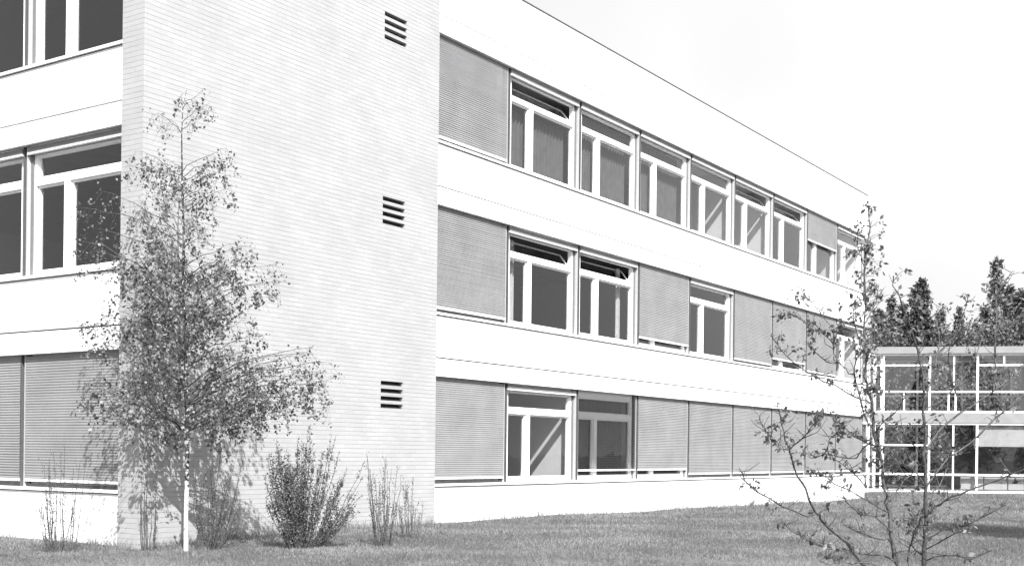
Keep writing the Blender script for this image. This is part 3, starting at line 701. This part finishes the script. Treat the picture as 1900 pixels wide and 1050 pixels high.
for pl, r0, r1, d0, d1, lv in ST_:
    N = len(pl); pts = [P(x + (random.gauss(0, 1.2) if 0 < i < N - 1 else 0), y, DS + d0 + (d1 - d0) * (i / (N - 1)) ** 1.2) for i, (x, y) in enumerate(pl)]
    # refine so that the limbs bend a little
    fine = [pts[0]]
    for a, b in zip(pts, pts[1:]):
        fine += [a.lerp(b, .5) + Vector([random.gauss(0, .008) for _ in range(3)]), b]
    M_ = len(fine)
    sapm.tube(fine, [r0 + (r1 - r0) * i / (M_ - 1) + (.0015 if i % 3 == 0 else 0) for i in range(M_)], 6)
    for i in range(2, M_):
        if fine[i].z < EYE.z - .75: continue
        f_ = i / (M_ - 1)
        # buds and short spurs
        for _ in range(2):
            a = random.uniform(0, 6.28); q = fine[i].lerp(fine[i - 1], random.random())
            e = q + Vector((math.cos(a), math.sin(a), random.uniform(.2, 1))).normalized() * random.uniform(.015, .05)
            sapm.tube([q, e], [.0025, .0012], 3)
        if f_ > .35 and random.random() < lv * f_:
            for _ in range(random.randint(1, 2) * (3 if lv > 1.5 and f_ > .6 else 1)):
                q = fine[i].lerp(fine[i - 1], random.random()); a = random.uniform(0, 6.28)
                e = q + Vector((math.cos(a), math.sin(a), random.uniform(-.1, .7))).normalized() * random.uniform(.05, .14)
                sapm.tube([q, q.lerp(e, .5) + UP * .01, e], [.003, .002, .0012], 3)
                SL += [e + Vector([random.gauss(0, .016) for _ in range(3)]) for _ in range(random.randint(5, 10))]
                SL += [q.lerp(e, .6) + Vector([random.gauss(0, .01) for _ in range(3)]) for _ in range(2)]
# thin side shoots all along the limbs
for pl, r0, r1, d0, d1, lv in ST_:
    N = len(pl)
    for _ in range(int(N * 2.0)):
        i = random.randint(1, N - 2); (x0, y0), (x1, y1) = pl[i], pl[i + 1]; t_ = random.random(); dd = DS + d0 + (d1 - d0) * ((i + t_) / (N - 1)) ** 1.2
        q = P(x0 + (x1 - x0) * t_, y0 + (y1 - y0) * t_, dd)
        if q.z < .52: continue
        a = random.uniform(0, 6.28); v_ = Vector((math.cos(a), math.sin(a), random.uniform(.0, 1.4))).normalized(); ln = random.uniform(.07, .30) * (1 - .75 * i / N)
        m1 = q + v_ * ln * .5 + Vector([random.gauss(0, .012) for _ in range(3)]); e = q + v_ * ln + UP * .05 * ln + Vector([random.gauss(0, .015) for _ in range(3)])
        sapm.tube([q, m1, e], [.0034, .0025, .0012], 4)
        if random.random() < .16: SL += [e + Vector([random.gauss(0, .014) for _ in range(3)]) for _ in range(random.randint(3, 7))]
# roots of the stems down to the lawn
for x, y in ((1665, 1080), (1714, 1080), (1668, 1110)):
    t_ = P(x, y, DS); sapm.tube([sb + (t_ - sb) * .02, sb.lerp(t_, .5) + RT * .01, t_], [.026, .021, .017], 8)
sapm.build('trunk', M_TWIG, sap)
l = MB(); leaves(l, SL, .034, .35, .9, .55); l.build('leaves', M_LEAF, sap, fix=False)

# ------------------------------------------------------------------ trees behind
def conifer(name, label, h, r, n, m, top=.15, dens=1.0, gap=0, droop=.25):
    t = thing(name, (0, 0, 0), label, 'tree'); tr = MB(); tr.tube([(0, 0, 0), (.03, 0, h * .5), (0, .02, h)], [.02 * h, .012 * h, .02], 8)
    fo = MB(); LF = []
    z = h * .06
    while z < h * .995:
        f = 1 - z / h; rad = r * (f ** .8) * random.uniform(.75, 1.12) + .08
        for k in range(random.randint(4, 6)):
            if random.random() < gap: continue
            a = random.uniform(0, 6.28); rl = rad * random.uniform(.65, 1.1); tip = Vector((math.cos(a) * rl, math.sin(a) * rl, z - droop * rl + .12 * rl))
            q = Vector((0, 0, z)); tr.tube([q, q.lerp(tip, .5) + UP * .04, tip], [.035 * f + .01, .02, .008], 3)
            nn = int((10 + 42 * rl) * dens)
            for i in range(nn):
                s = random.uniform(.12, 1.03); wd = .10 + .22 * rl * (1 - s * .6)
                p = q.lerp(tip, s); LF.append(p + Vector((random.gauss(0, wd * .5), random.gauss(0, wd * .5), random.gauss(-.05, .07))))
        z += .17 + .12 * f
    tr.build('trunk', M_BARK, t, loc=(0, 0, 0)); leaves(fo, LF, .20, .35, .2, .5); fo.build('crown', m, t, fix=False, loc=(0, 0, 0))
    return t
def put(root, px, d, top, rz=0, wsc=1.0, h=10.0, new=True, label=None, group=None):
    b = ray(px, d); zt = P(px, top, d).z; sc = (zt + .3) / h
    loc = (b.x, b.y, -.25)
    if new is False: return dup(root, loc, rz, (sc * wsc, sc * wsc, sc), label, group)
    root.location = loc; root.rotation_euler = (0, 0, rz); root.scale = (sc * wsc, sc * wsc, sc); root['label'] = label or root['label']
    if group: root['group'] = group
    return root
GB = 'trees standing behind the glazed wing'
spr = conifer('spruce_tree', '', 10, 2.1, 1, M_CONIF, dens=2.2, droop=-.1)
put(spr, 1706, 70, 517, 0, 1.0, label='dense dark pointed spruce, the broadest cone behind the wing', group=GB)
pin = conifer('pine_tree', '', 10, 1.35, 1, M_CONIF2, dens=.9, gap=.3)
put(pin, 1651, 74, 548, .4, 1.0, label='loose ragged pine nearest the end of the white building', group=GB)
put(pin, 1845, 76, 476, 2.0, .9, new=False, label='tallest narrow pine rising over the right of the wing', group=GB)
put(spr, 1777, 84, 570, 1.2, .7, new=False, label='small pointed spruce in the middle of the tree line', group=GB)
put(spr, 1808, 80, 592, 2.2, .55, new=False, label='short thin spruce left of the tallest pine', group=GB)
put(pin, 1893, 80, 535, 3.0, 1.6, new=False, label='ragged pine at the right edge of the picture', group=GB)
put(pin, 1826, 75, 566, 4.1, 1.2, new=False, label='mid height pine partly overlapping the tallest pine', group=GB)
put(pin, 1868, 86, 528, 1.1, 1.2, new=False, label='slim pine between the tallest pine and the right edge', group=GB)

put(pin, 1628, 78, 572, 5.0, 1.3, new=False, label='leftmost pine, half hidden by the end of the white building', group=GB)
put(pin, 1672, 80, 560, 2.7, 1.2, new=False, label='ragged pine close on the left of the broad spruce', group=GB)
put(pin, 1742, 82, 575, .9, 1.1, new=False, label='ragged pine just right of the broad spruce', group=GB)
def broadleaf(name, h, r, n, m, lsize=.17, lo=.25):
    t = thing(name, (0, 0, 0), 'tree', 'tree'); tr = MB(); LF = []
    tr.tube([(0, 0, 0), (.05, 0, h * .3), (0, .05, h * .75)], [.02 * h, .014 * h, .03], 8)
    for i in range(n):
        a = random.uniform(0, 6.28); zz = random.uniform(lo, 1); rr_ = r * math.sin(math.pi * min(1, (zz - lo) / (1 - lo) * .85 + .12)) ** .7 * random.uniform(.55, 1)
        c = Vector((math.cos(a) * rr_, math.sin(a) * rr_, zz * h)); q = Vector((0, 0, max(h * .12, c.z - rr_ * .8)))
        tr.tube([q, q.lerp(c, .5) + UP * .1, c], [.03, .02, .01], 3)
        s_ = random.uniform(.2, .42) * r / 2
        for _ in range(55): LF.append(c.lerp(q, random.random() * .35) + Vector([random.gauss(0, s_) for _ in range(3)]))
    tr.build('trunk', M_BARK, t, loc=(0, 0, 0)); l = MB(); leaves(l, LF, lsize, .3, .2, .6); l.build('crown', m, t, fix=False, loc=(0, 0, 0))
    return t
brd = broadleaf('broadleaf_tree', 10, 3.0, 90, M_BROAD, .22, .1)
GL = 'low leafy trees behind the glazed wing'
low = [(1635, 70, 626, .8, 'low leafy tree behind the wing roof right at the white building end'),
 (1668, 82, 622, 1.0, 'low leafy tree between the ragged left pine and the broad spruce'),
 (1690, 72, 632, .9, 'low leafy tree at the left foot of the broad dark spruce'),
 (1732, 72, 618, .9, 'low leafy tree at the right foot of the broad dark spruce'),
 (1758, 80, 640, .9, 'lowest leafy tree, in the dip right of the broad spruce'),
 (1785, 72, 618, .8, 'low leafy tree under the small pointed spruce mid way along the wing'),
 (1818, 72, 626, .8, 'low leafy tree left below the tallest narrow pine'),
 (1850, 72, 616, .9, 'low leafy tree directly below the tallest narrow pine'),
 (1880, 74, 604, 1.0, 'leafy tree right of the tallest narrow pine, above the wing roof'),
 (1915, 72, 590, 1.0, 'leafy tree cut by the right edge of the picture'),
 (1660, 92, 628, 1.6, 'wide leafy tree in the rear row, behind the left bays of the wing'),
 (1740, 94, 634, 1.6, 'wide leafy tree in the rear row, behind the middle of the wing'),
 (1830, 94, 612, 1.6, 'wide leafy tree in the rear row, behind the tallest pine')]
for i, (px, d, top, ws, lab) in enumerate(low):
    put(brd, px, d, top - 14 + (i * 37 % 11), i * 1.7, ws, new=(i == 0), label=lab, group=GL)
# tree standing outside the picture on the right, its shade lies across the lawn
sh_ = broadleaf('shade_tree', 6.2, 1.8, 170, M_BROAD, .13, .38)
sh_['label'] = 'round leafy tree beyond the right edge, throwing the dark shadow on the lawn'
shc = P(1860, 990, 1.0)
tgt = ray(1905, 23.6); hgt = 4.0
sh_.location = (tgt.x + SX / SZ * hgt, tgt.y + SY / SZ * hgt, -.1)
print('shade tree at px', 950 + FPX * (Vector(sh_.location).dot(RT) / Vector(sh_.location).dot(FW)))

# trees on the near side of the lawn, behind the camera: the glass of the wing mirrors them
GN = 'trees behind the camera, mirrored in the glass'
for i, (la, dp, src, hh, ww) in enumerate([(9, -7, brd, .9, 1.1), (14.5, -4, pin, 1.05, 1.2), (19, -6, brd, 1.1, 1.2), (24, -3, pin, .95, 1.3), (29, -5, brd, 1.0, 1.2), (-34, 4, brd, 1.2, 1.3), (-40, 10, pin, 1.2, 1.5)]):
    q = FW * dp + RT * la
    dup(src, (q.x, q.y, -.3), i * 1.3, (hh * ww, hh * ww, hh), ['leafy tree', 'pine'][src is pin] + ' outside the picture, %s' % ['behind the camera and nearest to it on the right', 'second out to the right behind the camera', 'midway along the row behind the camera', 'last but one of the row behind the camera', 'farthest right of the row behind the camera', 'to the left of the long building', 'farthest left of the building corner'][i], GN)

# ------------------------------------------------------------------ grass
def grass():
    P0 = []
    N = 520000
    # denser close to the camera: sample depth with 1/d weighting
    u = rng.uniform(-.47, .47, N); d = 1 / rng.uniform(1 / 56., 1 / 14.5, N)
    fx, fy, rx, ry = FW.x, FW.y, RT.x, RT.y
    x = fx * d + rx * u * d; y = fy * d + ry * u * d
    keep = ~(((x > XB - .01) & (x < XE) & (y > YB - .01)) | ((x > XF) & (y > YF)) & (x < XE) | ((x >= XE) & (y > 17.2)))
    x, y, d = x[keep], y[keep], d[keep]
    cx = rng.choice(len(x), 420); rep = np.repeat(cx, 45); jx, jy = rng.normal(0, .05, len(rep)), rng.normal(0, .05, len(rep))
    tall = np.concatenate([np.ones(len(x)), np.full(len(rep), 1.9)])
    x, y, d = np.concatenate([x, x[rep] + jx]), np.concatenate([y, y[rep] + jy]), np.concatenate([d, d[rep]])
    n = len(x)
    def ssn(t): t = np.clip(t, 0, 1); return t * t * (3 - 2 * t)
    z = (-.15 * ssn((x - 20) / 25) - .09 * ssn((13.2 - x) / 2.2) + .018 * np.sin(x * .9 + y * .35) + .012 * np.sin(x * .37 - y * 1.3 + 1) + .008 * np.sin(x * 2.3 + y * 1.9)) - .006
    wallgap = np.minimum(np.where((x > XB), np.abs(YB - y), 9), np.where(y > YB, np.abs(XB - x), 9))
    patch = .5 + .5 * np.sin(x * 1.7 + 2 * np.sin(y * 1.1)) * np.sin(y * 2.1 + 1.5 * np.sin(x * .8))
    h = (.020 + .028 * rng.random(n)) * (.75 + .6 * patch) * (1 + 4.0 * np.exp(-(wallgap / .22) ** 2) * rng.random(n) ** 2 * 1.5)
    h *= tall; h *= np.clip(d / 20, .8, 2.0) ** .5
    a = rng.uniform(0, 2 * np.pi, n); wd = .0042 * np.clip(d / 15, 1, 3.2)
    lx, ly = rng.normal(0, .45, n) * h, rng.normal(0, .45, n) * h
    V = np.empty((n, 3, 3))
    V[:, 0] = np.stack([x - np.cos(a) * wd, y - np.sin(a) * wd, z], 1); V[:, 1] = np.stack([x + np.cos(a) * wd, y + np.sin(a) * wd, z], 1)
    V[:, 2] = np.stack([x + lx, y + ly, z + h], 1)
    me = bpy.data.meshes.new('grass'); me.vertices.add(3 * n); me.vertices.foreach_set('co', V.ravel())
    me.loops.add(3 * n); me.loops.foreach_set('vertex_index', np.arange(3 * n)); me.polygons.add(n)
    me.polygons.foreach_set('loop_start', np.arange(0, 3 * n, 3)); me.polygons.foreach_set('loop_total', np.full(n, 3))
    me.materials.append(M_GRASS); me.update(calc_edges=True)
    o = bpy.data.objects.new('grass', me); COL.objects.link(o); o['kind'] = 'stuff'; o['label'] = 'short uneven grass covering the lawn in front of the buildings'; o['category'] = 'grass'
grass()
